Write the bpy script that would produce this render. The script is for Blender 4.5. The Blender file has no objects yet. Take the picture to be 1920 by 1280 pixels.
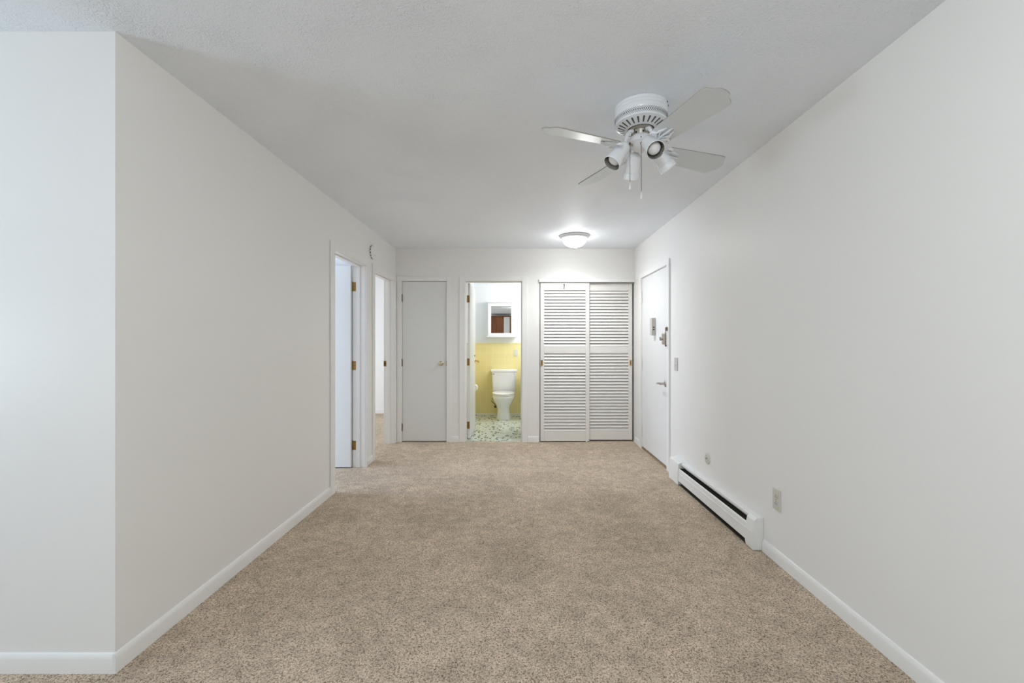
import bpy, math, random
from mathutils import Matrix, Vector
random.seed(7)
S = bpy.context.scene
COL = S.collection
PI = math.pi
R = math.radians

# ------------------------------------------------------------------ camera
F = 830.0                      # focal length in pixels of the 1920 wide frame
EYE = 1.26
cam_d = bpy.data.cameras.new('camera')
cam = bpy.data.objects.new('camera', cam_d)
COL.objects.link(cam)
cam.location = (0, 0, EYE)
cam.rotation_euler = (R(90), 0, 0)
cam_d.sensor_width = 36
cam_d.lens = F / 1920 * 36
cam_d.shift_x = -9.5 / 1920
cam_d.shift_y = 2 / 1920
cam_d.clip_start = 0.05
S.camera = cam

# ------------------------------------------------------------------ world, exposure
w = bpy.data.worlds.new('world'); S.world = w
w.use_nodes = True
w.node_tree.nodes['Background'].inputs[0].default_value = (0.75, 0.87, 1.0, 1)
w.node_tree.nodes['Background'].inputs[1].default_value = 1.0
S.view_settings.view_transform = 'Standard'
S.view_settings.look = 'None'
S.view_settings.gamma = 1
S.view_settings.use_curve_mapping = False
S.view_settings.exposure = 0.19
S.cycles.use_denoising = True
S.cycles.max_bounces = 12
S.cycles.diffuse_bounces = 8
S.cycles.glossy_bounces = 4
S.cycles.sample_clamp_indirect = 6

# ------------------------------------------------------------------ daylight entering the windows
def area(name, loc, direction, sx, sy, power, color):
    d = bpy.data.lights.new(name, 'AREA'); d.shape = 'RECTANGLE'
    d.size = sx; d.size_y = sy; d.energy = power; d.color = color
    o = bpy.data.objects.new(name, d); COL.objects.link(o)
    o.location = loc
    o.rotation_euler = Vector(direction).to_track_quat('-Z', 'Z').to_euler()
    return o
area('daylight_living_side', (-4.46, 0.2, 1.2), (1, 0, 1.15), 1.0, 0.8, 44, (0.70, 0.86, 1.0))
area('daylight_living_back', (-2.75, -3.38, 1.2), (0.3, 1, 0.8), 2.7, 1.2, 16, (0.85, 0.93, 1.0))
area('daylight_near_bedroom', (-4.48, 3.80, 1.45), (1, 0, -0.5), 1.0, 1.2, 68, (0.62, 0.76, 1.0))
area('daylight_far_bedroom', (-4.48, 5.7, 1.45), (1, 0, -0.4), 1.0, 1.2, 46, (0.80, 0.89, 1.0))

# ------------------------------------------------------------------ room measures
XL, XR, YB, H = -1.525, 1.478, 5.563, 2.44
YC = 1.68            # face of the wall beside the room's near left corner
T = 0.12
FL = 0.012           # top of the carpet
OUT = -4.6

# ------------------------------------------------------------------ materials
def mat(name, color, rough=0.5, metal=0.0, bump=None, spec=None, emit=None):
    m = bpy.data.materials.new(name); m.use_nodes = True
    nt = m.node_tree; b = nt.nodes['Principled BSDF']
    b.inputs['Base Color'].default_value = (*color, 1)
    b.inputs['Roughness'].default_value = rough
    b.inputs['Metallic'].default_value = metal
    if spec is not None: b.inputs['Specular IOR Level'].default_value = spec
    if emit:
        b.inputs['Emission Color'].default_value = (*emit[0], 1)
        b.inputs['Emission Strength'].default_value = emit[1]
    if bump:
        sc, st, dist, det = bump
        tc = nt.nodes.new('ShaderNodeTexCoord')
        n = nt.nodes.new('ShaderNodeTexNoise'); n.inputs['Scale'].default_value = sc
        n.inputs['Detail'].default_value = det
        bp = nt.nodes.new('ShaderNodeBump'); bp.inputs['Strength'].default_value = st
        bp.inputs['Distance'].default_value = dist
        nt.links.new(tc.outputs['Object'], n.inputs['Vector'])
        nt.links.new(n.outputs['Fac'], bp.inputs['Height'])
        nt.links.new(bp.outputs['Normal'], b.inputs['Normal'])
    return m

M = {}
M['wall'] = mat('wall_paint', (0.83, 0.82, 0.80), 0.42, bump=(60, 0.12, 0.002, 3), spec=0.35)
M['wall_white'] = mat('bath_wall_paint', (0.73, 0.75, 0.76), 0.5, bump=(60, 0.1, 0.002, 3))
M['trim'] = mat('trim_paint', (0.84, 0.83, 0.81), 0.35, bump=(30, 0.06, 0.002, 2))
M['door'] = mat('door_paint', (0.74, 0.745, 0.73), 0.40, bump=(25, 0.08, 0.002, 2))
M['entry'] = mat('entry_door_paint', (0.77, 0.77, 0.765), 0.35, bump=(25, 0.08, 0.002, 2))
M['louver'] = mat('louver_paint', (0.80, 0.78, 0.745), 0.45, bump=(40, 0.06, 0.002, 2))
M['brass'] = mat('aged_brass', (0.30, 0.18, 0.06), 0.38, 1.0, bump=(90, 0.25, 0.002, 3))
M['bright_brass'] = mat('polished_brass', (0.75, 0.55, 0.25), 0.2, 1.0)
M['pale_brass'] = mat('pale_brass', (0.62, 0.55, 0.40), 0.28, 1.0)
M['bronze'] = mat('dark_bronze', (0.22, 0.17, 0.13), 0.3, 1.0)
M['nickel'] = mat('worn_nickel', (0.48, 0.44, 0.39), 0.28, 1.0)
M['steel'] = mat('motor_steel', (0.50, 0.47, 0.42), 0.3, 1.0, bump=(40, 0.3, 0.003, 2))
M['black'] = mat('black', (0.012, 0.012, 0.012), 0.5)
M['vent'] = mat('vent_shadow_grey', (0.10, 0.10, 0.10), 0.6)
M['plate'] = mat('ivory_plastic', (0.62, 0.60, 0.53), 0.35)
M['chime'] = mat('grey_beige_plastic', (0.55, 0.53, 0.50), 0.4)
M['plastic'] = mat('white_plastic', (0.80, 0.80, 0.77), 0.35)
M['heater'] = mat('heater_enamel', (0.82, 0.82, 0.80), 0.3)
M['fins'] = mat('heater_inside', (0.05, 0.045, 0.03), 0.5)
M['fan'] = mat('fan_enamel', (0.80, 0.82, 0.84), 0.22)
M['blade'] = mat('blade_laminate', (0.65, 0.69, 0.71), 0.30, spec=1.0)
M['blade_edge'] = mat('blade_edge', (0.35, 0.33, 0.30), 0.5)
M['cup_in'] = mat('spot_inside', (0.34, 0.33, 0.30), 0.25, 0.6)
M['bulb'] = mat('frosted_bulb', (0.85, 0.86, 0.88), 0.18)
M['porcelain'] = mat('porcelain', (0.86, 0.87, 0.93), 0.10)
M['seat'] = mat('toilet_seat_plastic', (0.86, 0.86, 0.87), 0.18)
M['cab'] = mat('cabinet_enamel', (0.84, 0.85, 0.88), 0.25)
M['mirror'] = mat('mirror_glass', (0.88, 0.90, 0.89), 0.01, 1.0)
M['rubber'] = mat('dark_hose', (0.06, 0.055, 0.045), 0.4)
M['paper'] = mat('toilet_paper', (0.86, 0.86, 0.84), 0.9)
M['lit'] = mat('lit_frosted_glass', (0.9, 0.9, 0.88), 0.3, emit=((0.98, 1.0, 0.98), 22.0))
M['lit_fill'] = mat('fill_lamp_glow', (0.9, 0.9, 0.88), 0.3, emit=((0.93, 0.98, 1.0), 112.0))  # glow of the added, unseen fill lamp
M['lit_bath'] = mat('lit_bath_glass', (0.9, 0.9, 0.88), 0.3, emit=((1.0, 0.99, 0.97), 108.0))
def glow_glass():
    m = M['lit']; nt = m.node_tree; b = nt.nodes['Principled BSDF']; o = nt.nodes['Material Output']
    t = nt.nodes.new('ShaderNodeBsdfTransparent'); mx = nt.nodes.new('ShaderNodeMixShader'); mx.inputs[0].default_value = 0.5
    nt.links.new(t.outputs[0], mx.inputs[1]); nt.links.new(b.outputs[0], mx.inputs[2]); nt.links.new(mx.outputs[0], o.inputs[0])
glow_glass()
M['rim'] = mat('lamp_rim', (0.62, 0.62, 0.62), 0.3)
M['thresh'] = mat('threshold_wood', (0.25, 0.17, 0.10), 0.5)

def wood():
    m = mat('brown_wood', (0.2, 0.07, 0.02), 0.4)
    nt = m.node_tree; b = nt.nodes['Principled BSDF']
    tc = nt.nodes.new('ShaderNodeTexCoord'); mp = nt.nodes.new('ShaderNodeMapping')
    mp.inputs['Scale'].default_value = (14, 14, 1)
    n = nt.nodes.new('ShaderNodeTexNoise'); n.inputs['Scale'].default_value = 2; n.inputs['Detail'].default_value = 5
    r = nt.nodes.new('ShaderNodeValToRGB')
    r.color_ramp.elements[0].color = (0.12, 0.035, 0.008, 1); r.color_ramp.elements[0].position = 0.3
    r.color_ramp.elements[1].color = (0.30, 0.10, 0.025, 1); r.color_ramp.elements[1].position = 0.7
    L = nt.links.new
    L(tc.outputs['Object'], mp.inputs[0]); L(mp.outputs[0], n.inputs['Vector'])
    L(n.outputs['Fac'], r.inputs[0]); L(r.outputs[0], b.inputs['Base Color'])
    return m
M['wood'] = wood()

def ceiling_mat():
    m = mat('textured_ceiling', (0.87, 0.91, 0.965), 0.55, spec=0.3)
    nt = m.node_tree; b = nt.nodes['Principled BSDF']; L = nt.links.new
    tc = nt.nodes.new('ShaderNodeTexCoord')
    n1 = nt.nodes.new('ShaderNodeTexNoise'); n1.inputs['Scale'].default_value = 75; n1.inputs['Detail'].default_value = 3
    n1.inputs['Distortion'].default_value = 1.2
    n2 = nt.nodes.new('ShaderNodeTexNoise'); n2.inputs['Scale'].default_value = 4; n2.inputs['Detail'].default_value = 2
    rr = nt.nodes.new('ShaderNodeMapRange'); rr.inputs[1].default_value = 0.4; rr.inputs[2].default_value = 0.7
    rr.inputs[3].default_value = 0.35; rr.inputs[4].default_value = 1.0
    mu = nt.nodes.new('ShaderNodeMath'); mu.operation = 'MULTIPLY'
    bp = nt.nodes.new('ShaderNodeBump'); bp.inputs['Strength'].default_value = 0.9; bp.inputs['Distance'].default_value = 0.008
    L(tc.outputs['Object'], n1.inputs['Vector']); L(tc.outputs['Object'], n2.inputs['Vector'])
    L(n2.outputs['Fac'], rr.inputs[0]); L(n1.outputs['Fac'], mu.inputs[0]); L(rr.outputs[0], mu.inputs[1])
    L(mu.outputs[0], bp.inputs['Height']); L(bp.outputs[0], b.inputs['Normal'])
    return m
M['ceiling'] = ceiling_mat()

def carpet_mat():
    m = mat('carpet_pile', (0.5, 0.42, 0.35), 0.95, spec=0.1)
    nt = m.node_tree; b = nt.nodes['Principled BSDF']; L = nt.links.new
    tc = nt.nodes.new('ShaderNodeTexCoord')
    def noise(scale, det, dist=0, rough=0.5):
        n = nt.nodes.new('ShaderNodeTexNoise'); n.inputs['Scale'].default_value = scale
        n.inputs['Detail'].default_value = det; n.inputs['Distortion'].default_value = dist
        n.inputs['Roughness'].default_value = rough
        L(tc.outputs['Object'], n.inputs['Vector']); return n
    fine = noise(145, 3, 0.6, 0.65)
    fleck = noise(260, 1)
    big = noise(2.2, 3, 0.8)
    mid = noise(14, 2)
    r1 = nt.nodes.new('ShaderNodeValToRGB'); e = r1.color_ramp.elements
    e[0].position = 0.37; e[0].color = (0.26, 0.195, 0.142, 1)
    e[1].position = 0.62; e[1].color = (0.94, 0.79, 0.62, 1)
    e2 = e.new(0.47); e2.color = (0.70, 0.56, 0.42, 1)
    L(fine.outputs['Fac'], r1.inputs[0])
    r2 = nt.nodes.new('ShaderNodeValToRGB'); e = r2.color_ramp.elements
    e[0].position = 0.30; e[0].color = (0.38, 0.33, 0.30, 1)
    e[1].position = 0.42; e[1].color = (1, 1, 1, 1)
    L(fleck.outputs['Fac'], r2.inputs[0])
    mx = nt.nodes.new('ShaderNodeMix'); mx.data_type = 'RGBA'; mx.blend_type = 'MULTIPLY'; mx.inputs[0].default_value = 1
    L(r1.outputs[0], mx.inputs[6]); L(r2.outputs[0], mx.inputs[7])
    add = nt.nodes.new('ShaderNodeMath'); add.operation = 'ADD'
    L(big.outputs['Fac'], add.inputs[0]); L(mid.outputs['Fac'], add.inputs[1])
    mr = nt.nodes.new('ShaderNodeMapRange'); mr.inputs[1].default_value = 0.75; mr.inputs[2].default_value = 1.25
    mr.inputs[3].default_value = 0.80; mr.inputs[4].default_value = 1.07
    L(add.outputs[0], mr.inputs[0])
    hs = nt.nodes.new('ShaderNodeHueSaturation'); L(mx.outputs[2], hs.inputs['Color']); L(mr.outputs[0], hs.inputs['Value'])
    L(hs.outputs[0], b.inputs['Base Color'])
    bp = nt.nodes.new('ShaderNodeBump'); bp.inputs['Strength'].default_value = 0.9; bp.inputs['Distance'].default_value = 0.012
    L(fine.outputs['Fac'], bp.inputs['Height']); L(bp.outputs[0], b.inputs['Normal'])
    return m
M['carpet'] = carpet_mat()

def tile_mat(name, c1, c2, grout, bw, bh, mortar, rough, offset=0.0, vertical=True):
    m = mat(name, c1, rough)
    nt = m.node_tree; b = nt.nodes['Principled BSDF']; L = nt.links.new
    tc = nt.nodes.new('ShaderNodeTexCoord')
    sep = nt.nodes.new('ShaderNodeSeparateXYZ'); L(tc.outputs['Object'], sep.inputs[0])
    cmb = nt.nodes.new('ShaderNodeCombineXYZ')
    if vertical:
        ad = nt.nodes.new('ShaderNodeMath'); ad.operation = 'ADD'
        L(sep.outputs[0], ad.inputs[0]); L(sep.outputs[1], ad.inputs[1])
        L(ad.outputs[0], cmb.inputs[0]); L(sep.outputs[2], cmb.inputs[1])
    else:
        L(sep.outputs[0], cmb.inputs[0]); L(sep.outputs[1], cmb.inputs[1])
    br = nt.nodes.new('ShaderNodeTexBrick'); br.offset = offset
    br.inputs['Color1'].default_value = (*c1, 1); br.inputs['Color2'].default_value = (*c2, 1)
    br.inputs['Mortar'].default_value = (*grout, 1); br.inputs['Scale'].default_value = 1
    br.inputs['Mortar Size'].default_value = mortar; br.inputs['Mortar Smooth'].default_value = 0.1
    br.inputs['Brick Width'].default_value = bw; br.inputs['Row Height'].default_value = bh
    L(cmb.outputs[0], br.inputs['Vector'])
    return m, nt, b, br, cmb, L
m_, nt_, b_, br_, c_, L_ = tile_mat('yellow_wall_tile', (0.80, 0.70, 0.345), (0.77, 0.675, 0.335), (0.80, 0.74, 0.47), 0.108, 0.108, 0.0025, 0.18)
L_(br_.outputs['Color'], b_.inputs['Base Color']); M['tile'] = m_
m_, nt_, b_, br_, c_, L_ = tile_mat('mosaic_floor_tile', (0, 0, 0), (1, 1, 1), (0.5, 0.5, 0.5), 0.027, 0.054, 0.0024, 0.25, 0.5, False)
rp = nt_.nodes.new('ShaderNodeValToRGB'); rp.color_ramp.interpolation = 'CONSTANT'
e = rp.color_ramp.elements
e[0].position = 0; e[0].color = (0.20, 0.25, 0.22, 1)
e[1].position = 0.12; e[1].color = (0.70, 0.79, 0.71, 1)
for p, c in ((0.40, (0.78, 0.84, 0.80, 1)), (0.7, (0.62, 0.66, 0.50, 1)), (0.82, (0.80, 0.84, 0.82, 1))):
    x = e.new(p); x.color = c
L_(br_.outputs['Color'], rp.inputs[0])
mg = nt_.nodes.new('ShaderNodeMix'); mg.data_type = 'RGBA'
L_(br_.outputs['Fac'], mg.inputs[0]); L_(rp.outputs[0], mg.inputs[6]); mg.inputs[7].default_value = (0.26, 0.28, 0.20, 1)
L_(mg.outputs[2], b_.inputs['Base Color']); M['mosaic'] = m_

def pane_mat():
    m = bpy.data.materials.new('window_pane'); m.use_nodes = True
    nt = m.node_tree; nt.nodes.clear()
    o = nt.nodes.new('ShaderNodeOutputMaterial'); t = nt.nodes.new('ShaderNodeBsdfTransparent')
    g = nt.nodes.new('ShaderNodeBsdfGlossy'); g.inputs['Roughness'].default_value = 0.02
    mx = nt.nodes.new('ShaderNodeMixShader'); mx.inputs[0].default_value = 0.06
    nt.links.new(t.outputs[0], mx.inputs[1]); nt.links.new(g.outputs[0], mx.inputs[2]); nt.links.new(mx.outputs[0], o.inputs[0])
    return m
M['pane'] = pane_mat()

# ------------------------------------------------------------------ mesh helpers
class MB:
    def __init__(s): s.v = []; s.f = []; s.m = []; s.mi = 0
    def box(s, x0, x1, y0, y1, z0, z1, mt=None):
        vs = [(x0,y0,z0),(x1,y0,z0),(x1,y1,z0),(x0,y1,z0),(x0,y0,z1),(x1,y0,z1),(x1,y1,z1),(x0,y1,z1)]
        s.add(vs, [(0,3,2,1),(4,5,6,7),(0,1,5,4),(1,2,6,5),(2,3,7,6),(3,0,4,7)], mt); return s
    def add(s, vs, fs, mt=None):
        b = len(s.v)
        for p in vs:
            p = Vector(p)
            s.v.append(tuple(mt @ p) if mt is not None else tuple(p))
        for f in fs: s.f.append(tuple(i + b for i in f)); s.m.append(s.mi)
    def lathe(s, prof, n=48, mt=None, cap=True):
        # prof: (r, z) list, spun about local Z
        vs = []; fs = []
        for r, z in prof:
            for k in range(n):
                a = 2*PI*k/n; vs.append((max(r,1e-5)*math.cos(a), max(r,1e-5)*math.sin(a), z))
        for i in range(len(prof)-1):
            for k in range(n):
                k2 = (k+1) % n
                fs.append((i*n+k, i*n+k2, (i+1)*n+k2, (i+1)*n+k))
        if cap:
            fs.append(tuple(reversed(range(n)))); fs.append(tuple((len(prof)-1)*n+k for k in range(n)))
        s.add(vs, fs, mt); return s
    def tube(s, pts, r, n=8, mt=None):
        pts = [Vector(p) for p in pts]; vs = []; fs = []
        rs = r if isinstance(r, (list, tuple)) else [r]*len(pts)
        up = Vector((0, 0, 1))
        for i, p in enumerate(pts):
            d = (pts[min(i+1, len(pts)-1)] - pts[max(i-1, 0)]).normalized()
            u = up.cross(d)
            if u.length < 1e-3: u = Vector((1, 0, 0)).cross(d)
            u.normalize(); v = d.cross(u)
            for k in range(n):
                a = 2*PI*k/n; vs.append(p + (u*math.cos(a) + v*math.sin(a))*rs[i])
        for i in range(len(pts)-1):
            for k in range(n):
                k2 = (k+1) % n; fs.append((i*n+k, i*n+k2, (i+1)*n+k2, (i+1)*n+k))
        fs.append(tuple(reversed(range(n)))); fs.append(tuple((len(pts)-1)*n+k for k in range(n)))
        s.add(vs, fs, mt); return s
    def prism(s, poly, z0, z1, mt=None):
        n = len(poly)
        vs = [(x, y, z0) for x, y in poly] + [(x, y, z1) for x, y in poly]
        fs = [tuple(reversed(range(n))), tuple(range(n, 2*n))] + [(i, (i+1) % n, n+(i+1) % n, n+i) for i in range(n)]
        s.add(vs, fs, mt); return s
    def loft(s, rings, mt=None, cap=True):
        n = len(rings[0]); vs = [p for r in rings for p in r]; fs = []
        for i in range(len(rings)-1):
            for k in range(n):
                k2 = (k+1) % n; fs.append((i*n+k, i*n+k2, (i+1)*n+k2, (i+1)*n+k))
        if cap:
            fs.append(tuple(reversed(range(n)))); fs.append(tuple((len(rings)-1)*n+k for k in range(n)))
        s.add(vs, fs, mt); return s
    def sphere(s, c, r, n=16, m=10, sc=(1,1,1), mt=None):
        prof = [(r*math.sin(PI*i/m), -r*math.cos(PI*i/m)) for i in range(m+1)]
        t = Matrix.Translation(c) @ Matrix.Diagonal((*sc, 1))
        if mt is not None: t = mt @ t
        return s.lathe(prof, n, t, cap=False)
    def build(s, name, mats, parent=None, smooth=None, bevel=None, **props):
        me = bpy.data.meshes.new(name); me.from_pydata(s.v, [], s.f)
        if not isinstance(mats, (list, tuple)): mats = [mats]
        for m in mats: me.materials.append(M[m])
        for p, i in zip(me.polygons, s.m): p.material_index = i
        import bmesh
        bm = bmesh.new(); bm.from_mesh(me)
        bmesh.ops.recalc_face_normals(bm, faces=bm.faces); bm.to_mesh(me); bm.free()
        if smooth:
            for p in me.polygons: p.use_smooth = True
            me.set_sharp_from_angle(angle=R(smooth))
        o = bpy.data.objects.new(name, me); COL.objects.link(o)
        if parent: o.parent = parent
        if bevel:
            b = o.modifiers.new('bevel', 'BEVEL'); b.width = bevel; b.segments = 2; b.limit_method = 'ANGLE'; b.angle_limit = R(40)
        for k, v in props.items(): o[k] = v
        return o
def box(*a): return MB().box(*a)
def thing(name, label, cat, loc=(0,0,0), rot=(0,0,0), group=None, kind=None):
    o = bpy.data.objects.new(name, None); COL.objects.link(o); o.location = loc; o.rotation_euler = rot
    o.empty_display_size = 0.1
    o['label'] = label; o['category'] = cat
    if group: o['group'] = group
    if kind: o['kind'] = kind
    return o
def struct(name, mb, m, label, cat, smooth=None, bevel=None, group=None):
    o = mb.build(name, m, None, smooth, bevel)
    o['kind'] = 'structure'; o['label'] = label; o['category'] = cat
    if group: o['group'] = group
    return o
def rotm(a, ax): return Matrix.Rotation(a, 4, ax)
def tr(*v): return Matrix.Translation(v)

# ================================================================== SETTING
J = 0.018                      # jamb board thickness
TOP = 2.03
# left wall with two door openings
b = MB()
b.box(XL-0.125, XL, YC, 3.685-J, 0, H)
b.box(XL-0.125, XL, 3.685-J, 4.441+J, TOP+J, H)
b.box(XL-0.125, XL, 4.441+J, 4.725-J, 0, H)
b.box(XL-0.125, XL, 4.725-J, 5.485+J, TOP+J, H)
b.box(XL-0.125, XL, 5.485+J, YB, 0, H)
struct('wall_left', b, 'wall', 'long off-white wall on the left with two open doorways', 'wall')
# far wall
b = MB()
CX0, CX1 = -1.446, -0.888      # narrow closet door leaf
BX0, BX1 = -0.649, 0.060       # bathroom opening
LX0, LX1 = 0.283, 1.470        # louvered closet opening
b.box(XL-0.125, CX0-J, YB, YB+T, 0, H)
b.box(CX0-J, CX1+J, YB, YB+T, TOP+J, H)
b.box(CX1+J, BX0-J, YB, YB+T, 0, H)
b.box(BX0-J, BX1+J, YB, YB+T, TOP+J, H)
b.box(BX1+J, LX0, YB, YB+T, 0, H)
b.box(LX0, XR, YB, YB+T, 2.035, H)
struct('wall_back', b, 'wall', 'off-white end wall of the hall holding closet and bathroom doorways', 'wall')
# right wall with entry door opening
EY0, EY1, ETOP = 4.333, 5.232, 2.017
b = MB()
b.box(XR, XR+T, -3.5, EY0-J, 0, H)
b.box(XR, XR+T, EY0-J, EY1+J, ETOP+J, H)
b.box(XR, XR+T, EY1+J, 6.4, 0, H)
struct('wall_right', b, 'wall', 'long plain off-white wall on the right', 'wall')
b = box(OUT, XL-0.125, YC, YC+T, 0, H)
struct('wall_front', b, 'wall', 'off-white wall face at the left edge, facing the viewer', 'wall')
# outer wall with three windows and the wall behind the viewer
b = MB()
wins = [(-0.3, 1.4, 0.85, 2.1), (3.2, 4.3, 0.85, 2.1), (5.25, 6.55, 0.85, 2.1)]
y = -3.5
for (a, c, z0, z1) in wins:
    b.box(OUT-T, OUT, y, a, 0, H); b.box(OUT-T, OUT, a, c, 0, z0); b.box(OUT-T, OUT, a, c, z1, H); y = c
b.box(OUT-T, OUT, y, 7.95, 0, H)
struct('wall_outer', b, 'wall', 'outer window wall far to the left of the rooms', 'wall')
b = MB()
b.box(OUT, -4.2, -3.62, -3.5, 0, H); b.box(-4.2, -1.3, -3.62, -3.5, 0, 0.55); b.box(-4.2, -1.3, -3.62, -3.5, 2.15, H); b.box(-1.3, XR+T, -3.62, -3.5, 0, H)
struct('wall_rear', b, 'wall', 'window wall behind the viewer', 'wall')
def window(name, axis, p, a, c, z0, z1, label):
    root = thing(name, label, 'window', kind='structure')
    f = MB(); g = MB(); t = 0.05
    def bx(mb, u0, u1, w0, w1, d0, d1):
        if axis == 'x': mb.box(p+d0, p+d1, u0, u1, w0, w1)
        else: mb.box(u0, u1, p+d0, p+d1, w0, w1)
    for u0, u1, w0, w1 in ((a, a+t, z0, z1), (c-t, c, z0, z1), (a+t, c-t, z0, z0+t), (a+t, c-t, z1-t, z1), ((a+c)/2-.02, (a+c)/2+.02, z0+t, z1-t)):
        bx(f, u0, u1, w0, w1, -0.09, -0.03)
    bx(g, a+t, c-t, z0+t, z1-t, -0.063, -0.058)
    f.build('window_frame', 'trim', root); g.build('pane', 'pane', root)
window('window_1', 'x', OUT, *wins[0], 'white framed window on the outer wall of the living room')
window('window_2', 'x', OUT, *wins[1], 'white framed window of the nearer bedroom')
window('window_3', 'x', OUT, *wins[2], 'white framed window of the farther bedroom')
window('window_4', 'y', -3.5, -4.2, -1.3, 0.55, 2.15, 'wide white framed window behind the viewer')
# bedrooms
struct('wall_partition', box(OUT, XL-0.125, 4.50, 4.60, 0, H), 'wall', 'wall between the two side bedrooms', 'wall')
b = MB(); b.box(OUT, XL-0.005, 7.83, 7.95, 0, H); b.box(XL-0.125, XL-0.005, YB+T, 7.83, 0, H)
struct('wall_bedroom', b, 'wall', 'pale wall at the far side of the second bedroom', 'wall')
struct('baseboard_bedroom', box(OUT, XL-0.13, 7.815, 7.829, 0, 0.085), 'trim', 'white baseboard seen deep inside the second bedroom', 'baseboard', bevel=.004)
# bathroom shell
BL, BR, BY = -0.74, 0.90, 7.667
b = MB(); b.box(BL-0.1, BL, YB+T, BY+0.1, 0, H); struct('wall_bath_left', b, 'wall_white', 'white upper wall on the left side of the bathroom', 'wall')
b = MB(); b.box(BL, BR+0.1, BY, BY+0.1, 0, H); struct('wall_bath_back', b, 'wall_white', 'white upper wall behind the toilet', 'wall')
b = MB(); b.box(BR, BR+0.1, 6.36, BY, 0, H); b.box(0.16, 0.26, YB+T, 6.40, 0, H); b.box(0.26, XR, 6.30, 6.40, 0, H)
struct('wall_bath_right', b, 'wall_white', 'white wall on the right side of the bathroom', 'wall')
struct('wall_tile_left', box(BL, BL+0.008, YB+T, BY, 0, 1.235), 'tile', 'yellow square wall tiles behind the open bathroom door', 'tiled wall')
struct('wall_tile_back', box(BL+0.008, BR, BY-0.008, BY, 0, 1.235), 'tile', 'pale yellow square wall tiles behind the toilet', 'tiled wall')
struct('wall_tile_right', box(BR-0.008, BR, 6.4, BY-0.008, 0, 1.235), 'tile', 'yellow square wall tiles on the unseen right side of the bathroom', 'tiled wall')
b = MB(); b.box(BL, BL+0.013, YB+T, BY, 1.235, 1.255); b.box(BL+0.013, BR, BY-0.013, BY, 1.235, 1.255)
struct('trim_1', b, 'tile', 'rounded cap row along the top of the yellow tiles', 'tile trim', bevel=.004)
b = MB(); b.box(BL+0.008, BR-0.01, BY-0.014, BY-0.008, 0, 0.035)
struct('baseboard_bath', b, 'plastic', 'thin pale strip where yellow tile meets mosaic floor', 'baseboard')
struct('floor_tile', box(BL, BR, YB+0.03, BY, -0.02, 0.014), 'mosaic', 'small green and white mosaic tile floor in the bathroom', 'floor')
# floor and ceiling
b = MB(); b.box(OUT-T, XR+T, -3.62, YB+0.03, -0.1, FL); b.box(OUT-T, BL-0.001, YB+0.03, 7.95, -0.1, FL); b.box(0.26, XR+T, YB+0.03, 6.4, -0.1, FL); b.box(BL, 1.1, YB+0.03, 7.95, -0.1, -0.02)
struct('floor', b, 'carpet', 'beige flecked wall-to-wall carpet', 'carpet')
struct('ceiling', box(OUT-T, XR+T, -3.62, 7.95, H, H+0.1), 'ceiling', 'white textured ceiling', 'ceiling')

# casings and jambs ------------------------------------------------
CT = 0.014   # casing thickness
def frame_x(name, y0, y1, label, cw0=0.082, cw1=0.070):
    """door frame in the left wall: boards, stops and casing"""
    b = MB(); x0, x1 = XL-0.128, XL+0.001
    b.box(x0, x1, y0-J, y0, 0, TOP+J); b.box(x0, x1, y1, y1+J, 0, TOP+J); b.box(x0, x1, y0, y1, TOP, TOP+J)
    sx0, sx1 = XL-0.088, XL-0.048
    b.box(sx0, sx1, y0, y0+0.011, 0, TOP); b.box(sx0, sx1, y1-0.011, y1, 0, TOP); b.box(sx0, sx1, y0+0.011, y1-0.011, TOP-0.011, TOP)
    b.box(XL, XL+CT, y0-cw0, y0-0.004, 0, TOP+0.062); b.box(XL, XL+CT, y1+0.004, y1+cw1, 0, TOP+0.062); b.box(XL, XL+CT, y0-0.004, y1+0.004, TOP+0.004, TOP+0.062)
    struct(name, b, 'trim', label, 'door frame', bevel=.003)
frame_x('trim_2', 3.685, 4.441, 'white door frame of the nearer doorway in the left wall')
frame_x('trim_3', 4.725, 5.485, 'white door frame of the farther doorway in the left wall', 0.072, 0.070)
def frame_y(name, x0, x1, label, cwl, cwr, stop=None):
    b = MB(); y0, y1 = YB-0.001, YB+T+0.003
    b.box(x0-J, x0, y0, y1, 0, TOP+J); b.box(x1, x1+J, y0, y1, 0, TOP+J); b.box(x0, x1, y0, y1, TOP, TOP+J)
    if stop:
        s0, s1 = stop
        b.box(x0, x0+0.011, s0, s1, 0, TOP); b.box(x1-0.011, x1, s0, s1, 0, TOP); b.box(x0+0.011, x1-0.011, s0, s1, TOP-0.011, TOP)
    b.box(x0-cwl, x0-0.003, YB-CT, YB, 0, TOP+0.060); b.box(x1+0.003, x1+cwr, YB-CT, YB, 0, TOP+0.060); b.box(x0-0.003, x1+0.003, YB-CT, YB, TOP+0.003, TOP+0.060)
    struct(name, b, 'trim', label, 'door frame', bevel=.003)
frame_y('trim_4', CX0, CX1, 'white frame around the narrow closed closet door', 0.062, 0.062, (YB+0.045, YB+0.08))
frame_y('trim_5', BX0, BX1, 'white frame around the open bathroom doorway', 0.074, 0.073, (YB+0.035, YB+0.075))
b = MB(); cw = 0.066
b.box(XR-0.001, XR+T, EY0-J, EY0, 0, ETOP+J); b.box(XR-0.001, XR+T, EY1, EY1+J, 0, ETOP+J); b.box(XR-0.001, XR+T, EY0, EY1, ETOP, ETOP+J)
b.box(XR-0.018, XR, EY0-cw, EY0-0.003, 0, ETOP+0.058); b.box(XR-0.018, XR, EY1+0.003, EY1+cw, 0, ETOP+0.058); b.box(XR-0.018, XR, EY0-0.003, EY1+0.003, ETOP+0.003, ETOP+0.058)
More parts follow.
